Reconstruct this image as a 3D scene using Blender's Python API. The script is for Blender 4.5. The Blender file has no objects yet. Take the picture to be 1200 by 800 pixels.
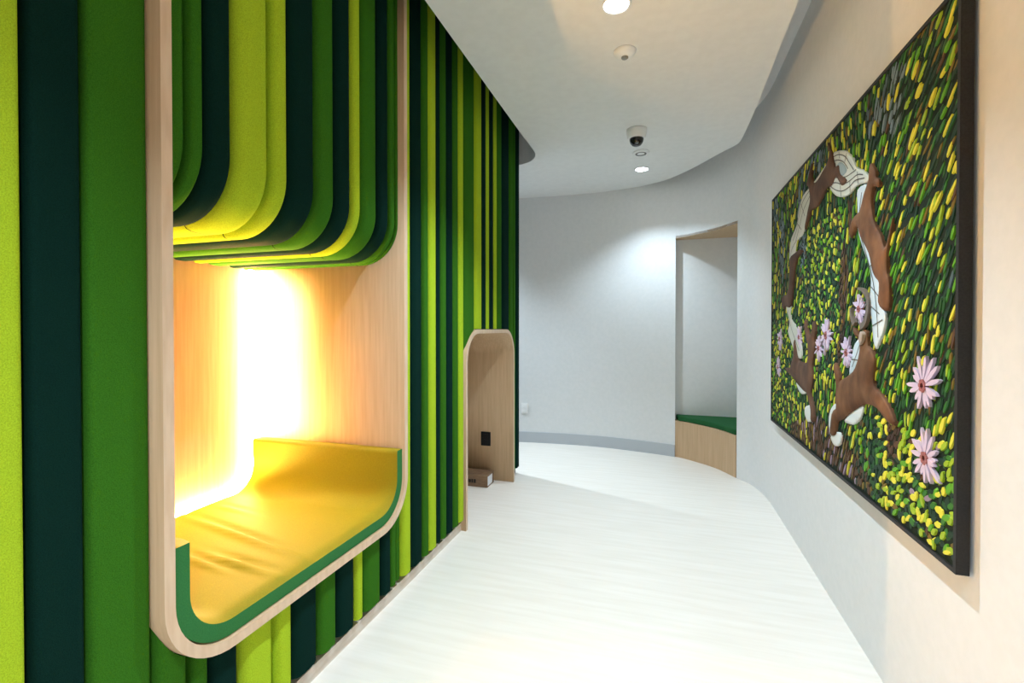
import bpy, bmesh, math, random
from mathutils import Vector, Matrix
from mathutils.geometry import delaunay_2d_cdt
random.seed(7)
PI = math.pi
S = bpy.context.scene
COL = S.collection

# ---------------------------------------------------------------- camera
cam = bpy.data.cameras.new('camera'); cam.sensor_width = 36; cam.lens = 555/1200*36
cam.shift_y = -9.19/1200; cam.clip_start = .02
camo = bpy.data.objects.new('camera', cam); COL.objects.link(camo)
camo.location = (0, 0, 1.25)
camo.rotation_euler = (math.radians(90-.6), 0, math.atan(175/555))
S.camera = camo
# ---------------------------------------------------------------- world, exposure
W = bpy.data.worlds.new('world'); S.world = W; W.use_nodes = True
bg = W.node_tree.nodes['Background']
bg.inputs[0].default_value = (1.0, .92, .84, 1); bg.inputs[1].default_value = .62
S.view_settings.view_transform = 'Standard'; S.view_settings.look = 'None'
S.view_settings.gamma = 1; S.view_settings.use_curve_mapping = False
S.view_settings.exposure = 0.0
SPOT_W = 165.0; SPOT_COL = (.71, .87, 1.0); SPOT_ANGLE = 112; SPOT_BLEND = .85
LED_STRENGTH = 600.0; LED_COL = (1.0, .57, .22)
DOWNLIGHTS = [(-.195, 2.152, 1.35), (-.173, 4.428, .55), (-.215, -.12, 1.22), (-2.25, 4.30, 1.15)]
ZC = 2.685          # underside of the dropped ceiling
ZU = 3.20           # upper ceiling inside the cove
XR = .752           # right wall
XF = -1.12          # front edge of the alcove frame
XA = -1.145         # front edge of the arch frame
ZR = 2.98           # lower cove ceiling along the right wall
XV, XC = -1.205, -1.152   # valley and crest of the felt strips

# ---------------------------------------------------------------- materials
def mat(name, col, rough=.6, spec=.5, sheen=0, emit=None, estr=1):
    m = bpy.data.materials.new(name); m.use_nodes = True
    b = m.node_tree.nodes['Principled BSDF']
    b.inputs['Base Color'].default_value = (*col, 1); b.inputs['Roughness'].default_value = rough
    b.inputs['Specular IOR Level'].default_value = spec
    if sheen:
        b.inputs['Sheen Weight'].default_value = sheen; b.inputs['Sheen Roughness'].default_value = .5
        b.inputs['Sheen Tint'].default_value = (*[min(1, c*2+.1) for c in col], 1)
    if emit:
        b.inputs['Emission Color'].default_value = (*emit, 1); b.inputs['Emission Strength'].default_value = estr
    return m
def noise_mat(name, c1, c2, scale, rough=.6, spec=.4, stretch=(1, 1, 1), bump=0, detail=4, sheen=0, lo=.35, hi=.65):
    m = mat(name, c1, rough, spec, sheen); nt = m.node_tree; N = nt.nodes; L = nt.links
    b = N['Principled BSDF']
    tc = N.new('ShaderNodeTexCoord'); mp = N.new('ShaderNodeMapping'); mp.inputs['Scale'].default_value = stretch
    no = N.new('ShaderNodeTexNoise'); no.inputs['Scale'].default_value = scale; no.inputs['Detail'].default_value = detail
    cr = N.new('ShaderNodeValToRGB'); e = cr.color_ramp.elements
    e[0].position = lo; e[0].color = (*c1, 1); e[1].position = hi; e[1].color = (*c2, 1)
    L.new(tc.outputs['Object'], mp.inputs[0]); L.new(mp.outputs[0], no.inputs['Vector'])
    L.new(no.outputs['Fac'], cr.inputs[0]); L.new(cr.outputs[0], b.inputs['Base Color'])
    if bump:
        bp = N.new('ShaderNodeBump'); bp.inputs['Strength'].default_value = bump; bp.inputs['Distance'].default_value = .002
        L.new(no.outputs['Fac'], bp.inputs['Height']); L.new(bp.outputs[0], b.inputs['Normal'])
    return m
def felt(name, c):
    c2 = tuple(x*1.25 for x in c)
    return noise_mat(name, tuple(x*.88 for x in c), c2, 420, .95, .03, bump=.25, detail=3)
M_WALL = noise_mat('wall_paint', (.77, .78, .775), (.80, .805, .80), 30, .55, .3, bump=.02)
M_CEIL = noise_mat('ceiling_paint', (.80, .80, .78), (.83, .83, .81), 20, .8, .2)
M_FLOOR = noise_mat('floor_boards', (.82, .755, .67), (.87, .81, .735), 2.2, .38, .4, (1.2, 14, 1), detail=8)
M_OAK = noise_mat('oak_ply', (.55, .37, .215), (.62, .43, .26), 5, .5, .35, (14, 14, .7), bump=.02, detail=8)
M_OAKEDGE = noise_mat('oak_edge', (.60, .43, .29), (.68, .51, .36), 8, .5, .3, (6, 6, 1), detail=6)
M_PLINTH = noise_mat('plinth_wood', (.62, .53, .44), (.72, .64, .56), 5, .5, .35, (10, 1, 10), detail=6)
M_BASE = mat('baseboard_grey', (.50, .53, .56), .45)
M_LIME = felt('felt_lime', (.33, .47, .022)); M_GREEN = felt('felt_green', (.031, .124, .010)); M_DARK = felt('felt_dark', (.0032, .019, .0145))
M_SEAM = mat('felt_seam', (.006, .012, .004), .9, .1)
M_CUSH = noise_mat('cushion_top', (.19, .185, .005), (.225, .215, .007), 300, .7, .25, bump=.1)
M_CUSHE = noise_mat('cushion_edge', (.022, .14, .035), (.03, .17, .045), 300, .8, .2, bump=.1)
M_BENCHC = noise_mat('bench_green', (.014, .095, .028), (.018, .115, .034), 300, .8, .2)
M_BLACK = mat('black_satin', (.008, .008, .009), .45, .4)
M_BLACKFR = noise_mat('frame_black', (.010, .010, .011), (.018, .018, .019), 200, .55, .35)
M_WHITE = mat('white_plastic', (.9, .9, .89), .35)
M_GREYLENS = mat('grey_lens', (.22, .23, .22), .35)
M_DOME = mat('dark_dome', (.010, .010, .012), .12, .6)
M_CARD = noise_mat('cardboard', (.20, .125, .075), (.25, .16, .10), 30, .85, .1, (1, 1, 6))
M_INK = mat('dark_ink', (.02, .015, .012), .8)
M_LABELW = mat('white_label', (.72, .72, .74), .6)
M_LENS = mat('lamp_lens', (.9, .9, .9), .5, emit=(.92, .97, 1.0), estr=30)
M_LED = mat('led_glow', (.9, .8, .6), .5, emit=LED_COL, estr=LED_STRENGTH)
M_DARKV = mat('vent_dark', (.25, .25, .24), .7)

# ---------------------------------------------------------------- helpers
class MB:
    def __init__(s): s.v = []; s.f = []; s.m = []; s.sm = []
    def add(s, V, F, m=0, smooth=False):
        o = len(s.v); s.v += [tuple(p) for p in V]
        for f in F: s.f.append([i+o for i in f]); s.m.append(m); s.sm.append(smooth)
    def box(s, a, b, m=0):
        (x0, y0, z0), (x1, y1, z1) = a, b
        s.add([(x0,y0,z0),(x1,y0,z0),(x1,y1,z0),(x0,y1,z0),(x0,y0,z1),(x1,y0,z1),(x1,y1,z1),(x0,y1,z1)],
              [(3,2,1,0),(4,5,6,7),(0,1,5,4),(1,2,6,5),(2,3,7,6),(3,0,4,7)], m)
    def lathe(s, c, prof, n=40, m=0, smooth=True):     # prof: (radius, z) pairs, revolved about the vertical through c
        V = []; F = []
        for r, z in prof:
            for k in range(n):
                a = 2*PI*k/n; V.append((c[0]+r*math.cos(a), c[1]+r*math.sin(a), c[2]+z))
        for j in range(len(prof)-1):
            for k in range(n): F.append((j*n+k, j*n+(k+1)%n, (j+1)*n+(k+1)%n, (j+1)*n+k))
        s.add(V, F, m, smooth)
        s.add(V[:n], [list(range(n))[::-1]], m); s.add(V[-n:], [list(range(n))], m)
    def prism(s, poly, z0, z1, m=0, mside=None):
        n = len(poly); ms = m if mside is None else mside
        s.add([(x,y,z0) for x,y in poly], [list(range(n))[::-1]], m); s.add([(x,y,z1) for x,y in poly], [list(range(n))], m)
        s.add([(x,y,z0) for x,y in poly]+[(x,y,z1) for x,y in poly], [(i,(i+1)%n,n+(i+1)%n,n+i) for i in range(n)], ms)
def empty(name, loc, label, cat, group=None):
    o = bpy.data.objects.new(name, None); COL.objects.link(o); o.location = loc; o.empty_display_size = .05
    tag(o, label, cat, group); return o
def tag(o, label, cat, group=None):
    o['label'] = label; o['category'] = cat
    if group: o['group'] = group
def build(name, mb, mats, parent=None, bevel=0, kind=None, fix=True):
    if not isinstance(mats, (list, tuple)): mats = [mats]
    xs, ys, zs = zip(*mb.v)
    loc = Vector(((min(xs)+max(xs))/2, (min(ys)+max(ys))/2, min(zs)))
    if kind == 'structure': loc = Vector((0, 0, 0))
    me = bpy.data.meshes.new(name); me.from_pydata([Vector(p)-loc for p in mb.v], [], mb.f)
    for m in mats: me.materials.append(m)
    for p, mi, sm in zip(me.polygons, mb.m, mb.sm): p.material_index = mi; p.use_smooth = sm
    if fix:
        bm = bmesh.new(); bm.from_mesh(me); bmesh.ops.remove_doubles(bm, verts=bm.verts, dist=1e-5)
        bmesh.ops.recalc_face_normals(bm, faces=bm.faces); bm.to_mesh(me); bm.free()
    o = bpy.data.objects.new(name, me); COL.objects.link(o); o.location = loc
    if bevel:
        b = o.modifiers.new('bevel', 'BEVEL'); b.width = bevel; b.segments = 2; b.limit_method = 'ANGLE'
    if parent:
        pl = Vector(parent.location); q = parent.parent
        while q: pl += Vector(q.location); q = q.parent
        o.parent = parent; o.location = loc - pl
    if kind: o['kind'] = kind
    return o
def crom(P, n=6, closed=False):
    P = [Vector(p) for p in P]; out = []; N = len(P)
    for i in range(N if closed else N-1):
        if closed: a, b, c, d = P[i-1], P[i], P[(i+1) % N], P[(i+2) % N]
        else: a, b, c, d = P[max(i-1, 0)], P[i], P[i+1], P[min(i+2, N-1)]
        for k in range(n):
            t = k/n
            out.append(.5*((2*b)+(c-a)*t+(2*a-5*b+4*c-d)*t*t+(3*b-a-3*c+d)*t**3))
    if not closed: out.append(P[-1])
    return [tuple(p) for p in out]

# ---------------------------------------------------------------- the room shell
A_, B_ = (.603, 4.334), (.131, 4.878)               # the two jambs of the seat recess in the curved wall
seg0 = [(XR, -1.5), (XR, 0), (XR, 1.5), (XR, 3.0), (XR, 3.4), (.752, 3.7)]
p1 = [(.752, 3.7), (.738, 3.95), (.69, 4.18), A_]
p2 = [A_, (.476, 4.57), (.31, 4.747), B_]
p3 = [B_, (-.203, 4.974), (-.644, 5.052), (-1.1, 5.052), (-1.46, 5.016), (-2.0, 4.93), (-2.8, 4.72)]
allp = [seg0[-2]] + p1[:-1] + p2[:-1] + p3
dense = crom(allp, 10)
def sub(a, b):
    def near(q): return min(range(len(dense)), key=lambda i: (dense[i][0]-q[0])**2+(dense[i][1]-q[1])**2)
    return dense[near(a):near(b)+1]
d1, d2, d3 = sub(p1[0], A_), sub(A_, B_), sub(B_, p3[-1])
def strip(mb, path, z0, z1, m=0, smooth=True):
    n = len(path)
    mb.add([(x,y,z0) for x,y in path]+[(x,y,z1) for x,y in path], [(i,i+1,n+i+1,n+i) for i in range(n-1)], m, smooth)
mb = MB(); strip(mb, seg0, 0, ZU); build('wall_right', mb, M_WALL, kind='structure')
mb = MB(); strip(mb, d1, 0, ZU); strip(mb, d2, 2.13, ZU); strip(mb, d3, 0, ZU)
build('wall_far', mb, M_WALL, kind='structure')
BK = 4.985                                          # flat back of the recess
br, bl = (1.12, BK), (.136, BK)
for nm, pts in (('wall_recess_front', [A_, (1.12, 4.72)]), ('wall_recess_right', [(1.12, 4.72), br]), ('wall_recess_back', [br, bl]), ('wall_recess_left', [bl, B_])):
    mb = MB(); strip(mb, pts, 0, 2.13, smooth=False); build(nm, mb, M_WALL, kind='structure')
mb = MB(); strip(mb, [(-2.8, 4.72), (-2.8, 3.9)], 0, ZU); build('wall_left_end', mb, M_WALL, kind='structure')
rec = d2 + [bl, br, (1.12, 4.72)]
mb = MB(); mb.prism(rec, 2.128, 2.15); build('trim_1', mb, M_OAK, kind='structure')       # oak head of the recess
mb = MB(); mb.box((-3.0, -1.5, -.04), (1.4, 5.4, 0)); build('floor', mb, M_FLOOR, kind='structure')
# dropped ceiling with a cove along the felt wall and along the right wall
edge = crom([(-.99, 1.0), (-.99, 3.2), (-.986, 3.5), (-.986, 3.72), (-1.0, 3.81), (-1.03, 3.88), (-1.08, 3.94), (-1.14, 3.975), (-1.22, 3.995), (-1.6, 4.03), (-2.79, 4.05)], 6)
far = [(x-0, y+.01) for x, y in d3[::-1] if x < -.2]
right = crom([(-.2, 4.965), (.035, 4.826), (.251, 4.56), (.458, 4.215), (.545, 4.085), (.572, 4.0), (.58, 3.8), (.582, 3.5), (.58, 3.2), (.575, 2.9), (.57, 2.5), (.57, 2.0)], 5)
poly = [(-.99, -1.5)] + edge + far + right + [(.57, -1.5)]
mb = MB(); mb.prism(poly, ZC, ZR-.002); build('ceiling', mb, M_CEIL, kind='structure')
mb = MB(); mb.box((-3.0, -1.5, ZU), (-.3, 5.4, ZU+.05)); mb.box((-.3, -1.5, ZR), (1.4, 5.4, ZU+.05)); build('ceiling_upper', mb, M_CEIL, kind='structure')
# carcass behind the felt strips
NY0, NY1, NZ0 = .816, 1.945, .375                    # alcove outer
AY0, AY1, AZ = 2.690, 3.700, 1.245                   # arch outer
T = .027
mb = MB(); xb = XV-.02
mb.box((xb, -1.5, 0), (XV, NY0, ZU)); mb.box((xb, NY0, 0), (XV, NY1, NZ0-.01)); mb.box((xb, NY1, 0), (XV, AY0, ZU))
mb.box((xb, AY0, AZ+.002), (XV, AY1, ZU)); mb.box((xb, AY1, 0), (XV, 3.92, ZU)); mb.box((-2.8, 3.90, 0), (xb, 3.92, ZU))
build('wall_left', mb, M_BLACKFR, kind='structure')
mb = MB(); mb.box((XV, -1.5, 0), (-1.178, AY0-.001, .05)); mb.box((XV, AY1+.001, 0), (-1.215, 3.91, .05))
build('baseboard_left', mb, M_PLINTH, kind='structure')
off = []
for i, (x, y) in enumerate(d3):
    a = Vector(d3[max(i-1, 0)]); b = Vector(d3[min(i+1, len(d3)-1)]); t = (b-a).normalized(); off.append((x+t.y*.012, y-t.x*.012))
off = [(x - (2*(x-d3[i][0]) if (y-d3[i][1]) > 0 else 0), y - (2*(y-d3[i][1]) if (y-d3[i][1]) > 0 else 0)) for i, (x, y) in enumerate(off)]
mb = MB(); mb.prism(d3 + off[::-1], 0, .115); build('baseboard_far', mb, M_BASE, kind='structure')

# ---------------------------------------------------------------- felt strips
def prof(w, b, n=13, p=4.5):
    out = []
    for k in range(n):
        s = -math.cos(PI*k/(n-1)); out.append((s, b*max(0, 1-abs(s)**p)**.5))
    return out
GAP = .0012
FM = {'L': (M_LIME, 'lime green'), 'G': (M_GREEN, 'green'), 'D': (M_DARK, 'dark teal')}
def arch_z(y):
    if y <= AY0 or y >= AY1: return .08
    R = .21; z = AZ
    for c, inside in ((AY0+R, y < AY0+R), (AY1-R, y > AY1-R)):
        if inside: z = AZ-R+math.sqrt(max(0, R*R-(y-c)**2))
    return z+.003
def straight(y0, y1, kind, label, zlo=None, zhi=ZU-.003, group=None, xc=XC, p=4.5):
    w = y1-y0; b = min(xc-XV, .9*w); mb = MB(); h = w/2-GAP; yc = (y0+y1)/2
    P = [(yc+s*h, XV+o) for s, o in prof(w, b, 13 if p < 6 else 21, p)]
    for e in (AY0-.001, AY0+.001, AY1-.001, AY1+.001):
        if P[0][0] < e < P[-1][0]:
            s = (e-yc)/h; P.append((e, XV+b*max(0, 1-abs(s)**p)**.5))
    P.sort(); n = len(P); zs = [zlo(y) for y, x in P] if callable(zlo) else [zlo]*n; zt = [zhi(y) for y, x in P] if callable(zhi) else [zhi]*n
    V = [(x, y, z) for (y, x), z in zip(P, zs)] + [(x, y, z) for (y, x), z in zip(P, zt)] + [(XV, y, z) for (y, x), z in zip(P, zs)] + [(XV, y, z) for (y, x), z in zip(P, zt)]
    mb.add(V, [(i, i+1, n+i+1, n+i) for i in range(n-1)], 0, True)
    mb.add(V, [(i, 2*n+i, 2*n+i+1, i+1) for i in range(n-1)]); mb.add(V, [(n+i, n+i+1, 3*n+i+1, 3*n+i) for i in range(n-1)])
    o = build('felt_strip', mb, FM[kind][0], fix=False); tag(o, label, 'wall panel', group); return o
xc_n = -1.148
def bent(y0, y1, kind, label, group):
    w = y1-y0; b = xc_n-XV; h = w/2-GAP; yc = (y0+y1)/2; R = .125; zb = 1.545+.057; P = prof(w, b, 13); n = len(P)
    path = [(XV-R, zb+R, 0, None, ZU-.003)]
    rows = [[(XV+o, yc+s*h, ZU-.003) for s, o in P]]
    for k in range(13):
        a = -PI/2*k/12
        rows.append([(XV-R+(R+o)*math.cos(a), yc+s*h, zb+R+(R+o)*math.sin(a)) for s, o in P])
    rows.append([(-1.99, yc+s*h, zb-o) for s, o in P])
    V = [p for r in rows for p in r]; mb = MB()
    mb.add(V, [(j*n+i, j*n+i+1, (j+1)*n+i+1, (j+1)*n+i) for j in range(len(rows)-1) for i in range(n-1)], 0, True)
    root = build('felt_strip', mb, FM[kind][0]); tag(root, label, 'wall panel', group)
    mb = MB(); xs = XV-R-.03
    a = [(xs, yc+s*h, zb-o-.0008) for s, o in P]; c = [(xs-.0035, yc+s*h, zb-o-.0008) for s, o in P]
    mb.add(a+c, [(i, i+1, n+i+1, n+i) for i in range(n-1)])
    s = build('seam', mb, M_SEAM, parent=root); s['label'] = 'dark stitched seam under the strip'
    return root
ORD = ['first','second','third','fourth','fifth','sixth','seventh','eighth','ninth','tenth','eleventh','twelfth','thirteenth','fourteenth','fifteenth']
def width(w): return 'narrow' if w < .075 else ('wide' if w > .115 else 'medium wide')
G0 = 'felt strips before the alcove'
straight(.32, .45, 'D', 'dark teal green felt strip beyond the lime strip, farthest from the alcove', .08, group=G0, p=14)
straight(.45, .584, 'L', 'bright lime felt strip running floor to ceiling at the very near end of the wall', .08, group=G0, p=14)
straight(.584, .679, 'D', 'dark teal felt strip between the near lime strip and the wide green strip', .08, group=G0, p=14)
straight(.679, .8155, 'G', 'wide mid green felt strip touching the near upright of the alcove frame', .08, group=G0, p=14)
seq = 'GGDLLDGDLGDGG'
ny = [.845, .906, .957, 1.046, 1.182, 1.253, 1.384, 1.484, 1.580, 1.640, 1.760, 1.846, 1.892, 1.917]
for k, c in enumerate(seq):
    bent(ny[k], ny[k+1], c, f'{width(ny[k+1]-ny[k])} {FM[c][1]} felt strip curving under the alcove ceiling, {ORD[k]} from near end', 'felt strips curving over the alcove')
ly = [0.816, 0.91, 0.966, 1.061, 1.193, 1.266, 1.392, 1.493, 1.603, 1.658, 1.789, 1.864, 1.915, 1.958]
for k, c in enumerate(seq):
    y0, y1 = ly[k], ly[k+1]
    def top(y):      # each short strip runs up to the curved underside of the alcove frame
        R = .20; y = min(max(y, NY0), NY1)
        c = NY0+R if y < NY0+R else (NY1-R if y > NY1-R else y)
        return NZ0+R-math.sqrt(max(0, R*R-(y-c)**2))-.003
    straight(y0, y1, c, f'{width(y1-y0)} {FM[c][1]} short felt strip below the alcove, {ORD[k]} from near end', .08, top, 'short felt strips below the alcove')
G2 = 'felt strips between the alcove and the arch'
ry = [1.958, 2.046, 2.162, 2.227, 2.322, 2.374, 2.443, 2.531, 2.609, 2.688]; rc = 'LDGLDGDGL'
for k, c in enumerate(rc):
    straight(ry[k], ry[k+1], c, f'{width(ry[k+1]-ry[k])} {FM[c][1]} tall felt strip between alcove and arch, {ORD[k]} after alcove', arch_z, group=G2)
ay = [2.692, 2.878, 3.005, 3.072, 3.139, 3.228, 3.302, 3.42, 3.61, 3.698]; ac = 'GLDLDLGDG'
for k, c in enumerate(ac):
    straight(ay[k], ay[k+1], c, f'{width(ay[k+1]-ay[k])} {FM[c][1]} felt strip above the arch, {ORD[k]} from its near side', arch_z, group='felt strips above the arch')
straight(3.702, 3.765, 'G', 'narrow green felt strip just beyond the far side of the arch', arch_z, group='felt strips beyond the arch')
straight(3.765, 3.885, 'D', 'dark teal felt strip closing the far end of the felt wall', arch_z, group='felt strips beyond the arch')

# ---------------------------------------------------------------- the alcove
XB = -2.0
def upath(y0, y1, z0, zl, zr, R, n=12):
    P = [(y0, zl)]
    for k in range(n+1):
        a = PI+PI/2*k/n; P.append((y0+R+R*math.cos(a), z0+R+R*math.sin(a)))
    for k in range(n+1):
        a = 1.5*PI+PI/2*k/n; P.append((y1-R+R*math.cos(a), z0+R+R*math.sin(a)))
    P.append((y1, zr)); return P
def sweep_shell(outer, inner, x0, x1, mb):
    n = len(outer)
    for m, (pa, pb, xa, xb2) in enumerate([(outer, outer, x0, x1), (inner, inner, x0, x1)]):
        V = [(xa, y, z) for y, z in pa]+[(xb2, y, z) for y, z in pb]
        mb.add(V, [(i, i+1, n+i+1, n+i) for i in range(n-1)], 0, True)
    for x, mi in ((x0, 1), (x1, 0)):
        V = [(x, y, z) for y, z in outer]+[(x, y, z) for y, z in inner]
        mb.add(V, [(i, i+1, n+i+1, n+i) for i in range(n-1)], mi)
    for i in (0, n-1):
        mb.add([(x0, *outer[i]), (x1, *outer[i]), (x1, *inner[i]), (x0, *inner[i])], [(0, 1, 2, 3)], 1)
root = empty('reading_alcove', (-1.6, 1.41, NZ0), 'oak reading alcove with rounded lower corners set into the felt wall', 'alcove')
mb = MB()
sweep_shell(upath(NY0, NY1, NZ0, ZU-.004, ZU-.004, .20), upath(NY0+T, NY1-T, NZ0+T, ZU-.004, ZU-.004, .173), XF, XB, mb)
build('frame', mb, [M_OAK, M_OAKEDGE], root)
mb = MB(); mb.box((XB-.02, NY0+.01, NZ0+.01), (XB, NY1-.01, ZU-.01)); build('back_panel', mb, M_OAK, root)
# cushion
CY0, CY1, CZ = NY0+T+.004, NY1-T-.004, NZ0+T+.004
tk = .052
def cushion():
    n = 0; out = upath(CY0, CY1, CZ, .712, .700, .17, 16); inn = upath(CY0+tk, CY1-tk, CZ+tk, .712, .700, .12, 16)
    # dense straight run along the seat
    def dens(P):
        Q = []
        for a, b in zip(P, P[1:]):
            L = math.dist(a, b); k = max(1, int(L/.02)) if L > .3 else (6 if L > .1 else 1)
            Q += [(a[0]+(b[0]-a[0])*j/k, a[1]+(b[1]-a[1])*j/k) for j in range(k)]
        return Q+[P[-1]]
    m = len(out)
    o2, i2 = [], []
    for k in range(m-1):
        L = math.dist(out[k], out[k+1]); q = max(1, int(L/.015))
        for j in range(q):
            t = j/q; o2.append((out[k][0]+(out[k+1][0]-out[k][0])*t, out[k][1]+(out[k+1][1]-out[k][1])*t)); i2.append((inn[k][0]+(inn[k+1][0]-inn[k][0])*t, inn[k][1]+(inn[k+1][1]-inn[k][1])*t))
    o2.append(out[-1]); i2.append(inn[-1])
    return o2, i2
co, ci = cushion()
x0, x1 = XF-.012, XB+.055
def crease(x, y):
    d = 0
    for (cx, cy, ang, L, w, h) in [(-1.512, 1.4, -0.2, 0.561, 0.016, 0.015), (-1.348, 1.234, -0.14, 0.28600000000000003, 0.014, 0.014), (-1.775, 1.599, -0.15, 0.198, 0.012, 0.008), (-1.485, 1.209, -0.18, 0.25300000000000006, 0.012, 0.009)]:
        u = (x-cx)*math.cos(ang)+(y-cy)*math.sin(ang); v = -(x-cx)*math.sin(ang)+(y-cy)*math.cos(ang)
        d += h*math.exp(-(u/L*2)**2)*(math.exp(-(v/w)**2)-.8*math.exp(-((v-w*1.8)/w)**2))
    d += .003*math.sin(x*9+y*5)*math.sin(y*7)
    return d
root = empty('alcove_cushion', (-1.6, 1.41, CZ), 'golden green upholstered cushion curving up both ends inside the lit alcove', 'cushion')
mb = MB(); n = len(ci); NX = 60
rows = []
for k in range(NX+1):
    x = x0+(x1-x0)*k/NX
    e = min(1, (k/3.0)) ; 
    r = []
    for j, (y, z) in enumerate(ci):
        a = ci[max(j-1, 0)]; b = ci[min(j+1, n-1)]; ty, tz = b[0]-a[0], b[1]-a[1]; L = math.hypot(ty, tz) or 1
        d = crease(x, y)*e if z < .6 else 0
        rnd = -.010*(1-min(1, k/4))**2
        d += rnd
        r.append((x, y-tz/L*d, z+ty/L*d))
    rows.append(r)
V = [p for r in rows for p in r]
mb.add(V, [(a*n+i, a*n+i+1, (a+1)*n+i+1, (a+1)*n+i) for a in range(NX) for i in range(n-1)], 0, True)
for i in (0, n-1):
    c = [(x0+(x1-x0)*k/NX) for k in range(NX+1)]
    P1 = [rows[k][i] for k in range(NX+1)]; P2 = [(x, *co[i]) for x in c]
    mb.add(P1+P2, [(k, k+1, NX+k+2, NX+k+1) for k in range(NX)], 0, True)
build('seat_cover', mb, M_CUSH, root)
mb = MB()
V = [(x0, y, z) for y, z in co]+rows[0]; mb.add(V, [(i, i+1, n+i+1, n+i) for i in range(n-1)])
V = [(x0, y, z) for y, z in co]+[(x1, y, z) for y, z in co]; mb.add(V, [(i, i+1, n+i+1, n+i) for i in range(n-1)], 0, True)
V = [(x1, y, z) for y, z in co]+rows[-1]; mb.add(V, [(i, i+1, n+i+1, n+i) for i in range(n-1)])
o = build('edge_band', mb, M_CUSHE, root); o['label'] = 'deep green front band of the cushion'
# LED strip along the back edges of the alcove
lp = upath(NY0+T+.012, NY1-T-.012, NZ0+T+.02, .75, 1.55, .16, 8)
mb = MB(); m = len(lp); r = .007
V = []
for x, k in ((XB+.004, 0), (XB+.018, 0), (XB+.018, 1), (XB+.004, 1)):
    for j, (y, z) in enumerate(lp):
        a = lp[max(j-1, 0)]; b = lp[min(j+1, m-1)]; ty, tz = b[0]-a[0], b[1]-a[1]; L = math.hypot(ty, tz)
        V.append((x, y-tz/L*r*2*k, z+ty/L*r*2*k))
mb.add(V, [(q*m+i, q*m+i+1, ((q+1) % 4)*m+i+1, ((q+1) % 4)*m+i) for q in range(4) for i in range(m-1)])
o = build('led_strip', mb, M_LED); tag(o, 'glowing warm light strip along the back corner of the alcove', 'light strip')

# ---------------------------------------------------------------- the arch
def apath(y0, y1, zt, R, n=12):
    P = [(y0, 0)]
    for k in range(n+1):
        a = PI-PI/2*k/n; P.append((y0+R+R*math.cos(a), zt-R+R*math.sin(a)))
    for k in range(n+1):
        a = PI/2-PI/2*k/n; P.append((y1-R+R*math.cos(a), zt-R+R*math.sin(a)))
    return P+[(y1, 0)]
root = empty('crawl_through_arch', (-1.6, (AY0+AY1)/2, 0), 'low oak arch nook opening at floor level in the felt wall', 'nook')
mb = MB(); sweep_shell(apath(AY0, AY1, AZ, .21), apath(AY0+T, AY1-T, AZ-T, .185), XA, -2.1, mb)
build('frame', mb, [M_OAK, M_OAKEDGE], root)
mb = MB(); mb.box((-2.13, AY0+.01, .001), (-2.1, AY1-.01, AZ-.01)); build('back_panel', mb, M_OAK, root)
JY = AY1-T
def outlet(name, c, axis, w, h, m, label):
    t = empty(name, c, label, 'wall outlet')
    mb = MB(); 
    if axis == 'y': mb.box((c[0]-w/2, c[1]-.006, c[2]-h/2), (c[0]+w/2, c[1], c[2]+h/2))
    else: mb.box((c[0]-w/2, c[1]-.008, c[2]-h/2), (c[0]+w/2, c[1], c[2]+h/2))
    build('cover_plate', mb, m, t, bevel=.002)
    mb = MB()
    for s in (-1, 1): mb.box((c[0]-w*.27, c[1]-.0105, c[2]+s*h*.2-h*.14), (c[0]+w*.27, c[1]-.006, c[2]+s*h*.2+h*.14))
    build('socket', mb, m, t, bevel=.001)
    return t
outlet('wall_outlet', (-1.385, JY, .338), 'y', .085, .115, M_BLACK, 'black power outlet on the oak side of the arch nook')
outlet('wall_outlet', (-1.435, 5.016, .375), 'y', .075, .115, M_WHITE, 'white power outlet on the pale far wall above the grey baseboard')
# box on the nook floor
bx0, bx1, by0, by1, bh = -1.62, -1.30, 3.475, 3.63, .095
t = empty('cardboard_box', ((bx0+bx1)/2, (by0+by1)/2, 0), 'small brown cardboard carton on the floor inside the arch nook', 'box')
mb = MB(); mb.box((bx0, by0, 0), (bx1, by1, bh)); build('carton', mb, M_CARD, t, bevel=.002)
mb = MB(); mb.box((bx1, by0+.012, .012), (bx1+.001, by1-.04, bh-.012)); o = build('paper_label', mb, M_LABELW, t); o['label'] = 'white paper label on the end'
mb = MB(); x = bx0+.03
for w, hh in ((.02,.03),(.014,.03),(.02,.03),(.012,.022),(.02,.03),(.016,.03),(.02,.026),(.014,.03),(.018,.03)):
    mb.box((x, by0-.0008, .030), (x+w, by0, .030+hh)); x += w+.005
build('printed_lettering', mb, M_INK, t)

# ---------------------------------------------------------------- seat recess in the curved wall
ins = [(x-.004, y+.006) for x, y in d2]
t = empty('built_in_bench', (.5, 4.75, 0), 'built-in oak bench base filling the recess in the curved wall', 'bench')
mb = MB(); mb.prism(ins + [(bl[0]+.002, BK-.003), (1.11, BK-.003), (1.11, 4.73)], 0, .352); build('front_panel', mb, M_OAK, t)
cu = [(x+.006, y+.012) for x, y in d2[1:-1]] + [(bl[0]+.006, BK-.006), (1.10, BK-.006), (1.10, 4.74)]
mb = MB(); mb.prism(cu, .352, .400); o = build('bench_cushion', mb, M_BENCHC, bevel=.008); tag(o, 'flat dark green seat pad on the oak bench in the wall recess', 'cushion')

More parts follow.
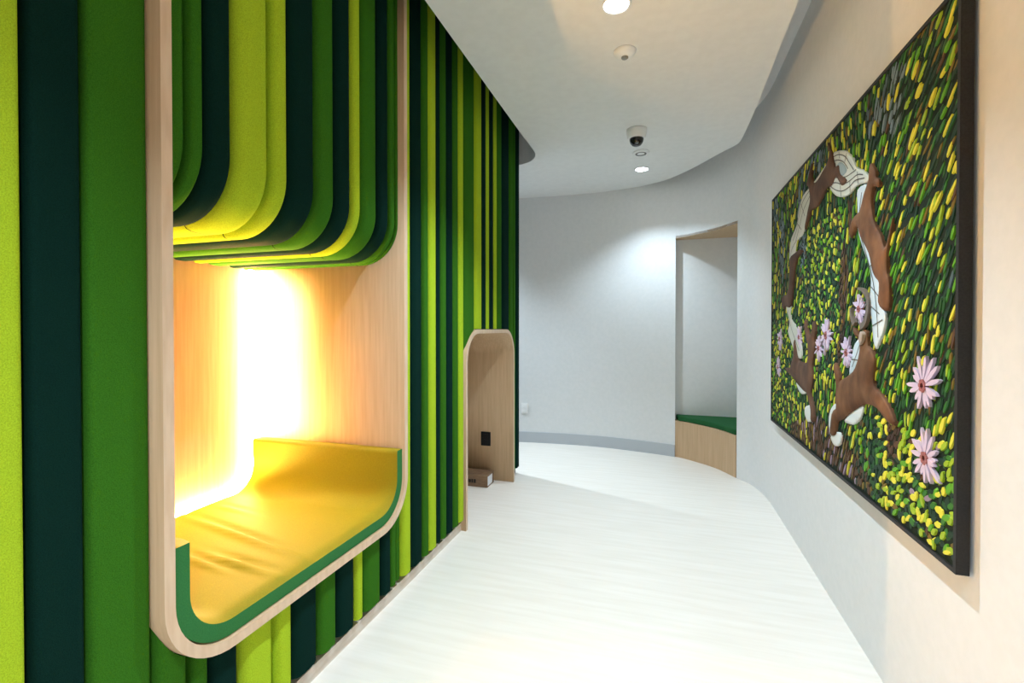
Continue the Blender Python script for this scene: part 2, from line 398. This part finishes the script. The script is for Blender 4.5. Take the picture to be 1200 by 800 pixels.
# ---------------------------------------------------------------- ceiling fittings
DL = ['round recessed downlight nearest the top edge of the photo, glaring white', 'small round recessed downlight near the far curved edge of the ceiling', 'round recessed downlight in the ceiling above the camera', 'round recessed downlight around the corner behind the end of the felt wall']
for (x, y, pw), lab in zip(DOWNLIGHTS, DL):
    t = empty('ceiling_downlight', (x, y, ZC), lab, 'ceiling light', 'recessed downlights')
    mb = MB(); mb.lathe((x, y, ZC), [(.058, -.001), (.064, -.001), (.064, -.006), (.056, -.006), (.054, -.001)], 40); build('trim_ring', mb, M_WHITE, t)
    mb = MB(); mb.lathe((x, y, ZC), [(.054, -.001), (.054, -.003), (.02, -.0035)], 40); build('lens', mb, M_LENS, t)
    l = bpy.data.lights.new('downlight_beam', 'SPOT'); l.energy = SPOT_W*pw; l.color = SPOT_COL; l.spot_size = math.radians(SPOT_ANGLE); l.spot_blend = SPOT_BLEND; l.shadow_soft_size = .025
    lo = bpy.data.objects.new('downlight_beam', l); COL.objects.link(lo); lo.parent = t; lo.location = (0, 0, -.03)
x, y = -.185, 2.527
t = empty('motion_sensor', (x, y, ZC), 'shallow white dome sensor with a grey eye on the ceiling', 'sensor')
mb = MB(); mb.lathe((x, y, ZC), [(.057, 0), (.057, -.006), (.050, -.016), (.036, -.026), (.02, -.031)], 40); build('housing', mb, M_WHITE, t)
mb = MB(); mb.lathe((x, y, ZC), [(.018, -.029), (.018, -.036), (.013, -.040), (.004, -.041)], 28); o = build('eye', mb, M_GREYLENS, t); o['label'] = 'grey round eye'
x, y = -.175, 3.545
t = empty('security_camera', (x, y, ZC), 'white and black dome security camera hanging under the ceiling', 'camera')
mb = MB(); mb.lathe((x, y, ZC), [(.071, 0), (.071, -.01), (.064, -.06), (.056, -.066)], 40); build('housing', mb, M_WHITE, t)
mb = MB(); mb.lathe((x, y, ZC), [(.050, -.062), (.050, -.075), (.044, -.095), (.030, -.112), (.012, -.119)], 36); o = build('dome', mb, M_DOME, t); o['label'] = 'glossy black dome'
mb = MB(); mb.lathe((x+.005, y-.036, ZC-.104), [(.008, .004), (.012, 0), (.010, -.006), (.003, -.007)], 20); build('lens', mb, M_GREYLENS, t)
x, y = -.163, 4.0
t = empty('smoke_detector', (x, y, ZC), 'flat white slotted disc on the ceiling behind the dome camera', 'detector')
mb = MB(); mb.lathe((x, y, ZC), [(.064, 0), (.064, -.008), (.058, -.014), (.02, -.016)], 40); build('housing', mb, M_WHITE, t)
mb = MB(); mb.lathe((x, y, ZC), [(.044, -.0155), (.044, -.018), (.036, -.018), (.036, -.0155)], 40); build('slot_ring', mb, M_DARKV, t)

# ---------------------------------------------------------------- the mosaic on the right wall
PX = .72; PB = .745; Y0, Y1, Z0, Z1 = 1.483, 3.620, .624, 2.125
t = empty('wall_mosaic', (.74, 2.55, Z0), 'large black framed mosaic of leaping deer in green foliage on the right wall', 'artwork')
mb = MB(); fw = .012
mb.box((PX+.002, Y0+fw, Z0+fw), (PB, Y1-fw, Z1-fw))
build('backing', mb, noise_mat('mosaic_grout', (.006, .014, .008), (.012, .022, .012), 40, .8, .2), t)
mb = MB()
for a, b in (((Y0, Z0), (Y0+fw, Z1)), ((Y1-fw, Z0), (Y1, Z1)), ((Y0+fw, Z0), (Y1-fw, Z0+fw)), ((Y0+fw, Z1-fw), (Y1-fw, Z1))):
    mb.box((PX-.004, a[0], a[1]), (PB, b[0], b[1]))
build('frame', mb, M_BLACKFR, t)
SH = {
'deer_a':[(2.478,2.09),(2.442,2.056),(2.418,2.022),(2.389,1.96),(2.376,1.946),(2.326,1.939),(2.308,1.896),(2.233,1.848),(2.29,1.843),(2.342,1.887),(2.369,1.902),(2.415,1.88),(2.464,1.889),(2.514,1.878),(2.599,1.844),(2.672,1.841),(2.715,1.84),(2.752,1.815),(2.81,1.766),(2.821,1.784),(2.79,1.82),(2.77,1.849),(2.748,1.874),(2.729,1.899),(2.755,1.967),(2.799,1.993),(2.757,2.028),(2.72,2.068),(2.691,2.068),(2.714,2.029),(2.679,1.969),(2.612,1.962),(2.537,1.981),(2.49,1.993),(2.447,2.025),(2.461,2.057)],
'deer_b':[(2.004,1.84),(1.969,1.802),(1.963,1.778),(1.939,1.763),(1.939,1.737),(1.968,1.749),(1.99,1.748),(2.002,1.699),(1.974,1.624),(1.923,1.57),(1.887,1.52),(1.846,1.59),(1.836,1.608),(1.845,1.569),(1.871,1.518),(1.876,1.448),(1.857,1.404),(1.853,1.32),(1.886,1.311),(1.935,1.338),(1.928,1.403),(1.979,1.445),(2.016,1.519),(2.093,1.594),(2.124,1.64),(2.161,1.623),(2.187,1.607),(2.205,1.631),(2.177,1.676),(2.125,1.689),(2.095,1.698),(2.058,1.752),(2.021,1.788),(2.018,1.825)],
'deer_c':[(3.125,1.659),(2.998,1.674),(2.91,1.677),(2.876,1.659),(2.967,1.637),(3.026,1.561),(3.086,1.387),(3.204,1.382),(3.269,1.369),(3.303,1.398),(3.285,1.452),(3.171,1.461),(3.123,1.58)],
'deer_d':[(2.086,1.194),(2.095,1.15),(2.155,1.084),(2.286,1.036),(2.295,1.045),(2.347,1.102),(2.367,1.089),(2.34,1.027),(2.334,1.005),(2.338,0.95),(2.333,0.915),(2.376,0.894),(2.389,0.869),(2.409,0.79),(2.374,0.786),(2.341,0.804),(2.321,0.858),(2.263,0.878),(2.173,0.922),(2.052,0.971),(2.006,0.978),(1.945,0.976),(1.88,0.951),(1.841,0.941),(1.802,0.945),(1.842,0.989),(1.913,1.032),(1.955,1.042),(1.972,1.07),(1.962,1.138),(1.987,1.174),(2.019,1.188),(2.028,1.236),(2.06,1.246),(2.104,1.226),(2.137,1.25),(2.163,1.254),(2.145,1.227),(2.096,1.21)],
'deer_e':[(3.058,1.07),(3.022,1.103),(3.017,1.178),(2.996,1.179),(2.936,1.087),(2.886,1.075),(2.763,1.078),(2.744,1.15),(2.765,1.185),(2.796,1.228),(2.816,1.29),(2.791,1.29),(2.767,1.246),(2.72,1.22),(2.687,1.237),(2.677,1.279),(2.65,1.283),(2.633,1.238),(2.653,1.196),(2.647,1.154),(2.678,1.069),(2.671,1.002),(2.697,0.931),(2.66,0.869),(2.645,0.805),(2.694,0.791),(2.695,0.846),(2.759,0.914),(2.835,0.927),(2.949,0.95),(3.074,0.981),(3.178,0.996),(3.202,1.015),(3.094,1.028)],
'rib_top':[(2.399,2.015),(2.344,2.005),(2.259,1.975),(2.187,1.923),(2.145,1.871),(2.078,1.838),(2.025,1.797),(2.033,1.781),(2.091,1.792),(2.148,1.8),(2.208,1.788),(2.289,1.794),(2.377,1.827),(2.444,1.878),(2.397,1.891),(2.37,1.947),(2.389,1.979)],
'rib_left':[(2.743,1.967),(2.874,1.953),(2.952,1.892),(2.986,1.826),(3.101,1.772),(3.142,1.693),(3.141,1.631),(3.091,1.625),(3.013,1.673),(2.984,1.739),(2.869,1.754),(2.791,1.823),(2.716,1.896),(2.612,1.947),(2.495,1.981),(2.506,1.998),(2.624,1.98),(2.694,1.971)],
'rib_right':[(2.133,1.781),(2.039,1.77),(2.085,1.672),(2.074,1.598),(2.016,1.511),(1.974,1.445),(1.928,1.402),(1.93,1.338),(1.889,1.3),(1.898,1.25),(1.933,1.206),(1.957,1.179),(1.98,1.205),(1.992,1.265),(2.013,1.35),(2.005,1.418),(2.025,1.481),(2.087,1.561),(2.128,1.633),(2.132,1.715)],
'rib_d':[(2.203,1.067),(2.178,1.141),(2.147,1.192),(2.086,1.214),(2.066,1.171),(2.134,1.086)],
'rib_e':[(3.211,1.383),(3.133,1.285),(3.166,1.232),(3.08,1.164),(3.0,1.108),(2.882,1.09),(2.898,1.17),(3.004,1.267),(3.107,1.311),(3.102,1.38)],
'wh1':[(2.443,0.84),(2.417,0.892),(2.364,0.926),(2.323,0.921),(2.35,0.866),(2.387,0.785),(2.425,0.786)],
'wh2':[(2.414,0.77),(2.361,0.804),(2.298,0.813),(2.29,0.784),(2.322,0.754),(2.373,0.746)],
'wh3':[(2.251,0.875),(2.163,0.933),(2.068,0.965),(2.081,0.923),(2.141,0.881),(2.205,0.871)],
'wh4':[(2.977,0.952),(2.82,0.929),(2.789,0.919),(2.866,0.902),(2.932,0.915)],
'wh5':[(2.812,0.836),(2.758,0.858),(2.695,0.863),(2.694,0.8),(2.756,0.775),(2.811,0.801)],
'trunk_a':[(2.336,1.50),(2.322,1.60),(2.304,1.55),(2.286,1.67),(2.270,1.56),(2.254,1.61),(2.242,1.50),(2.247,1.384),(2.262,1.274),(2.293,1.188),(2.3,1.106),(2.371,1.089),(2.346,1.186),(2.33,1.275),(2.347,1.409)],
'trunk_b':[(1.882,0.936),(1.802,0.942),(1.79,0.9),(1.829,0.819),(1.89,0.82),(1.886,0.879)],
'trunk_c':[(2.247,1.786),(2.185,1.776),(2.176,1.727),(2.206,1.681),(2.197,1.62),(2.244,1.635),(2.254,1.715)],
}
def inside(p, poly):
    x, y = p; c = False; n = len(poly)
    for i in range(n):
        (x1_, y1_), (x2_, y2_) = poly[i], poly[i-1]
        if (y1_ > y) != (y2_ > y) and x < (x2_-x1_)*(y-y1_)/(y2_-y1_)+x1_: c = not c
    return c
def dist_edge(p, poly):
    best = 9
    for i in range(len(poly)):
        a = Vector(poly[i-1]); b = Vector(poly[i]); q = Vector(p); ab = b-a
        tt = max(0, min(1, (q-a).dot(ab)/max(1e-12, ab.length_squared))); best = min(best, (a+ab*tt-q).length)
    return best
# tesserae
TC = [('deep', (.006, .032, .014)), ('forest', (.012, .072, .014)), ('green', (.035, .16, .018)), ('bright', (.11, .34, .015)), ('lime', (.32, .46, .02)),
      ('yellow', (.70, .66, .05)), ('ochre', (.17, .11, .012)), ('brown', (.085, .040, .018)), ('blue', (.16, .23, .27)), ('bluedark', (.07, .11, .13)), ('mauve', (.30, .22, .30)), ('umber', (.035, .016, .010))]
TM = [mat('tessera_'+n, c, .5, .22) for n, c in TC]
regions = {'blue': [((1.87, 1.99), .10, .11), ((2.02, 2.02), .07, .06), ((2.90, 1.86), .09, .28), ((3.36, 1.75), .07, .22), ((2.70, 2.06), .16, .05), ((1.56, 1.38), .06, .03), ((3.52, 2.0), .06, .14)]}
def pick(y, z):
    for k in ('trunk_a', 'trunk_b', 'trunk_c'):
        if inside((y, z), SH[k]): return random.choice([7, 7, 7, 6, 11, 11])
    for (c, a, b) in regions['blue']:
        if ((y-c[0])/a)**2+((z-c[1])/b)**2 < 1 and random.random() < .75: return random.choice([8, 8, 9, 0])
    path = .80+.10*math.sin(y*2.2)-(3.1-y)*.12
    if 2.0 < y < 3.1 and z < .70+.13*math.sin((y-2.0)/1.1*PI): return random.choices([7, 7, 7, 6, 10, 5, 0], [5, 4, 3, 2, 1, 1, 2])[0]
    w = [32, 22, 15, 8, 5, 10, 7, 2, 0, 0, 0]
    if y < 1.95 and z < .95: w = [26, 14, 12, 10, 18, 16, 3, 2, 0, 0, 1]
    elif 2.3 < y < 2.9 and 1.1 < z < 1.7: w = [34, 20, 12, 6, 8, 12, 3, 4, 0, 0, 0]
    elif z > 1.6 or y > 2.95: w = [34, 20, 12, 6, 5, 9, 11, 3, 0, 0, 0]
    return random.choices(range(11), w)[0]
def field(y, z):
    base = 8 if y > 2.4 else 8+(2.4-y)*30
    if y < 2.0 and z < .95: base = 60
    return base + 14*math.sin(y*5+z*3)
mb = MB()
yy = Y0+fw+.006
LEAF = [(0, -.5), (.75, -.32), (1, .08), (.55, .44), (-.15, .5), (-.95, .14), (-.7, -.34)]
sp_w, sp_l = .0118, .046
ncol = int((Y1-Y0-2*fw)/sp_w)
for ci_ in range(ncol):
    yb = Y0+fw+sp_w*(ci_+.5)
    zc = Z0+fw+random.random()*.02
    while zc < Z1-fw-.012:
        leafy = (2.3 < yb < 2.95 and 1.0 < zc < 1.75) or (yb > 2.95 and zc < 1.3) or (yb < 2.1 and zc < .9)
        Lr = random.uniform(.022, .038) if leafy else random.uniform(.034, .072)
        wr = random.uniform(.0050, .0078) if not leafy else random.uniform(.0055, .0085)
        if yb < 2.15 and zc < .92: Lr = random.uniform(.028, .048); wr = random.uniform(.007, .012)
        cy_, cz_ = yb+random.uniform(-.004, .004), zc+Lr/2
        a = math.radians(field(cy_, cz_)+random.gauss(0, 7 if not leafy else 32)); 
        ca, sa = math.cos(a), math.sin(a); k = pick(cy_, cz_)
        h = random.uniform(.0008, .0035)
        if k in (3, 4, 5): h += .002
        o_, i_ = [], []
        flip = random.choice((-1, 1)); up_ = random.choice((-1, 1))
        ok = True
        for lx, lz in LEAF:
            for sc_, lst, xx in ((1, o_, PX+.002), (.86, i_, PX+.002-h)):
                px_, pz_ = lx*wr*sc_*flip, lz*Lr*sc_*up_
                # a positive angle leans the top towards the near end of the panel
                Y = cy_+px_*ca-pz_*sa; Z = cz_+px_*sa+pz_*ca
                Y = min(max(Y, Y0+fw), Y1-fw); Z = min(max(Z, Z0+fw), Z1-fw)
                lst.append((xx, Y, Z))
        m_ = len(LEAF)
        mb.add(o_+i_, [tuple(range(m_, 2*m_))]+[(i, (i+1) % m_, m_+(i+1) % m_, m_+i) for i in range(m_)], k)
        zc += Lr+random.uniform(.001, .006)
o = build('tesserae', mb, TM, t); o['kind'] = 'stuff'
def relief(name, pts, m, base, dome, step=.012, lines=None, smooth=3, label=None, mlines=None):
    P = crom([(*p, 0) for p in pts], smooth, True); P = [(p[0], p[1]) for p in P]
    ys = [p[0] for p in P]; zs = [p[1] for p in P]
    V = [Vector(p) for p in P]; n = len(V)
    y = min(ys)
    while y < max(ys):
        z = min(zs)
        while z < max(zs):
            q = (y+random.uniform(-.002, .002), z)
            if inside(q, P) and dist_edge(q, P) > step*.35: V.append(Vector(q))
            z += step
        y += step
    r = delaunay_2d_cdt(V, [], [list(range(n))], 1, 1e-6)
    vs, fs = r[0], r[2]
    top = []
    for v in vs:
        d = dist_edge((v.x, v.y), P); top.append((PX-base-dome*(1-math.exp(-d/.018)), v.x, v.y))
    mb = MB(); mb.add(top, [tuple(f) for f in fs], 0, True)
    e = [(PX-base, *p) for p in P]+[(PX+.002, *p) for p in P]
    mb.add(e, [(i, (i+1) % n, n+(i+1) % n, n+i) for i in range(n)])
    mats = [m]
    if lines:
        mats.append(mlines)
        for ln in lines:
            L = [(p[0], p[1]) for p in crom([(*p, 0) for p in ln], 6)]
            A, B = [], []
            for i, p in enumerate(L):
                a = Vector(L[max(i-1, 0)]); b = Vector(L[min(i+1, len(L)-1)]); tt = (b-a).normalized(); w = .0022
                A.append((p[0]-tt.y*w, p[1]+tt.x*w)); B.append((p[0]+tt.y*w, p[1]-tt.x*w))
            k = len(L); xx = PX-base-dome-.0008
            mb.add([(xx, *p) for p in A]+[(xx, *p) for p in B], [(i, i+1, k+i+1, k+i) for i in range(k-1)], 1)
    o = build(name, mb, mats, t)
    if label: o['label'] = label
    return o
M_FUR = noise_mat('deer_fur', (.105, .046, .022), (.21, .098, .045), 9, .7, .2, (1, 1.6, 1), detail=6)
M_FURD = noise_mat('deer_fur_dark', (.085, .045, .030), (.15, .080, .050), 9, .7, .2, (1, 1.6, 1), detail=6)
M_RIB = noise_mat('pale_glass', (.62, .63, .52), (.72, .71, .62), 6, .3, .5)
M_RIBB = noise_mat('pale_blue_glass', (.55, .64, .68), (.70, .76, .76), 5, .3, .5)
M_LEAD = mat('dark_joint', (.10, .09, .07), .6)
M_PETAL = mat('petal_glass', (.66, .52, .66), .3, .5); M_HEART = mat('petal_heart', (.34, .10, .09), .35)
M_WHG = mat('white_glass', (.72, .75, .72), .3)
relief('ribbon', SH['rib_top'], M_RIB, .006, .001, lines=[
    [(2.392,1.997),(2.33,1.985),(2.258,1.952),(2.205,1.905),(2.165,1.868)], [(2.385,1.977),(2.33,1.962),(2.27,1.932),(2.225,1.892)],
    [(2.436,1.884),(2.37,1.848),(2.288,1.820),(2.208,1.815),(2.148,1.822),(2.06,1.805)], [(2.41,1.889),(2.35,1.872),(2.28,1.845),(2.20,1.838),(2.13,1.838),(2.075,1.822)],
    [(2.37,1.90),(2.32,1.885),(2.25,1.867),(2.18,1.862),(2.14,1.862)], [(2.33,2.0),(2.32,1.965)], [(2.24,1.96),(2.262,1.93)], [(2.30,1.80),(2.31,1.85)], [(2.20,1.79),(2.205,1.84)], [(2.12,1.80),(2.13,1.85)]], mlines=M_LEAD, label='looping pale ribbon at the top')
relief('ribbon_hollow', [(2.352,1.945),(2.31,1.948),(2.262,1.918),(2.24,1.888),(2.29,1.882),(2.335,1.905)], mat('ribbon_hollow_glass', (.30, .38, .38), .3), .0075, .001, label='grey blue hollow of the ribbon loop')
relief('ribbon', SH['rib_left'], M_RIB, .005, .001, lines=[[(2.70,1.955),(2.86,1.925),(2.94,1.86),(2.98,1.80),(3.06,1.75)], [(2.74,1.92),(2.86,1.87),(2.93,1.80),(3.0,1.74)], [(2.98,1.74),(3.09,1.70),(3.11,1.64)], [(2.90,1.92),(2.83,1.84)], [(2.97,1.83),(2.89,1.78)]], mlines=M_LEAD, label='pale ribbon at the upper far end')
relief('ribbon', SH['rib_right'], M_RIBB, .005, .001, lines=[[(2.09,1.76),(2.11,1.68),(2.10,1.61),(2.05,1.53),(2.0,1.45),(1.97,1.38),(1.95,1.30),(1.94,1.22)], [(2.00,1.40),(1.935,1.36)], [(2.0,1.33),(1.93,1.30)], [(1.985,1.26),(1.905,1.28)], [(2.02,1.47),(1.99,1.48)], [(2.12,1.66),(2.08,1.64)]], mlines=M_LEAD, label='long pale blue ribbon behind the upright deer')
relief('ribbon', SH['rib_d'], M_RIBB, .005, .001, lines=[[(2.17,1.10),(2.12,1.16),(2.09,1.20)], [(2.18,1.13),(2.10,1.13)]], mlines=M_LEAD, label='short pale ribbon behind the large deer')
relief('ribbon', SH['rib_e'], M_RIB, .005, .001, lines=[[(3.16,1.36),(3.09,1.26),(3.0,1.19),(2.92,1.13)]], mlines=M_LEAD, label='pale ribbon above the small far deer')
for k in ('wh1', 'wh2', 'wh3', 'wh4', 'wh5'): relief('white_patch', SH[k], M_WHG, .005, .001)
relief('deer', SH['deer_a'], M_FURD, .008, .010, label='brown deer leaping at the top far corner')
relief('deer', SH['deer_b'], M_FUR, .008, .012, label='reddish brown deer stretching upright')
relief('deer', SH['deer_c'], M_FURD, .008, .008, label='brown hind part of a deer at the far end')
relief('deer', SH['deer_d'], M_FUR, .008, .014, label='large brown antlered deer leaping near the bottom')
relief('deer', SH['deer_e'], M_FURD, .008, .012, label='smaller brown deer at the lower far end')
relief('muzzle', [(2.06,1.225),(2.045,1.240),(2.030,1.228),(2.035,1.200),(2.05,1.190),(2.062,1.205)], mat('muzzle_glass', (.45,.33,.25), .5), .022, .003, .006, label='pale muzzle of the large deer')
def antler(P):
    L = [(p[0], p[1]) for p in crom([(*p, 0) for p in P], 6)]; n = len(L); A, B = [], []
    for i, p in enumerate(L):
        a = Vector(L[max(i-1, 0)]); b = Vector(L[min(i+1, n-1)]); tt = (b-a).normalized(); w = .004+.007*i/n
        A.append((p[0]-tt.y*w*1.4, p[1]+tt.x*w)); B.append((p[0]+tt.y*w*1.4, p[1]-tt.x*w))
    poly = A+B[::-1]; m = len(poly); mb = MB()
    mb.add([(PX-.013, *p) for p in A]+[(PX-.013, *p) for p in B], [(i, i+1, n+i+1, n+i) for i in range(n-1)])
    mb.add([(PX-.013, *p) for p in poly]+[(PX, *p) for p in poly], [(i, (i+1) % m, m+(i+1) % m, m+i) for i in range(m)])
    o = build('antler', mb, M_ANT, t); o['label'] = 'grey brown antler'
M_ANT = mat('antler_horn', (.16, .12, .09), .5)
for P in [[(2.105, 1.402), (2.057, 1.39), (2.017, 1.358), (2.016, 1.315), (2.041, 1.272), (2.081, 1.256)], [(2.176, 1.332), (2.168, 1.297), (2.138, 1.267)]]: antler(P)
def flower(c, r, n=15):
    mb = MB()
    for k in range(n):
        a = 2*PI*k/n+random.uniform(-.12, .12); L = r*random.uniform(.6, 1.15); w = r*.085
        ca, sa = math.cos(a), math.sin(a); x = PX-.0065-random.uniform(0, .0025)
        pts = [(.18*L, -w*.4), (.6*L, -w), (.88*L, -w*.7), (L, 0), (.85*L, w*.75), (.55*L, w), (.18*L, w*.4)]
        Q = [(c[0]+(u*ca-v*sa), c[1]+(u*sa+v*ca)) for u, v in pts]; m_ = len(Q)
        mb.add([(x, *q) for q in Q]+[(PX, *q) for q in Q], [tuple(range(m_))]+[(i, (i+1) % m_, m_+(i+1) % m_, m_+i) for i in range(m_)], 0)
    for k in range(7):
        a = 2*PI*k/7; rr = r*.14; q = (c[0]+rr*math.cos(a)*1.1, c[1]+rr*math.sin(a)*1.1)
        pts = [(q[0]+rr*.55*math.cos(b*PI/3), q[1]+rr*.55*math.sin(b*PI/3)) for b in range(6)]
        mb.add([(PX-.0105, *p) for p in pts]+[(PX, *p) for p in pts], [tuple(range(6))]+[(i, (i+1) % 6, 6+(i+1) % 6, 6+i) for i in range(6)], 1)
    build('flower', mb, [M_PETAL, M_HEART], t)
for c, r in [((1.642, 1.087), .088), ((1.629, .883), .085), ((2.48, 1.219), .085), ((2.587, 1.157), .06), ((2.231, 1.154), .07), ((2.106, 1.324), .06), ((2.922, 1.204), .06), ((3.364, 1.185), .07), ((3.405, 1.004), .06)]:
    flower(c, r)
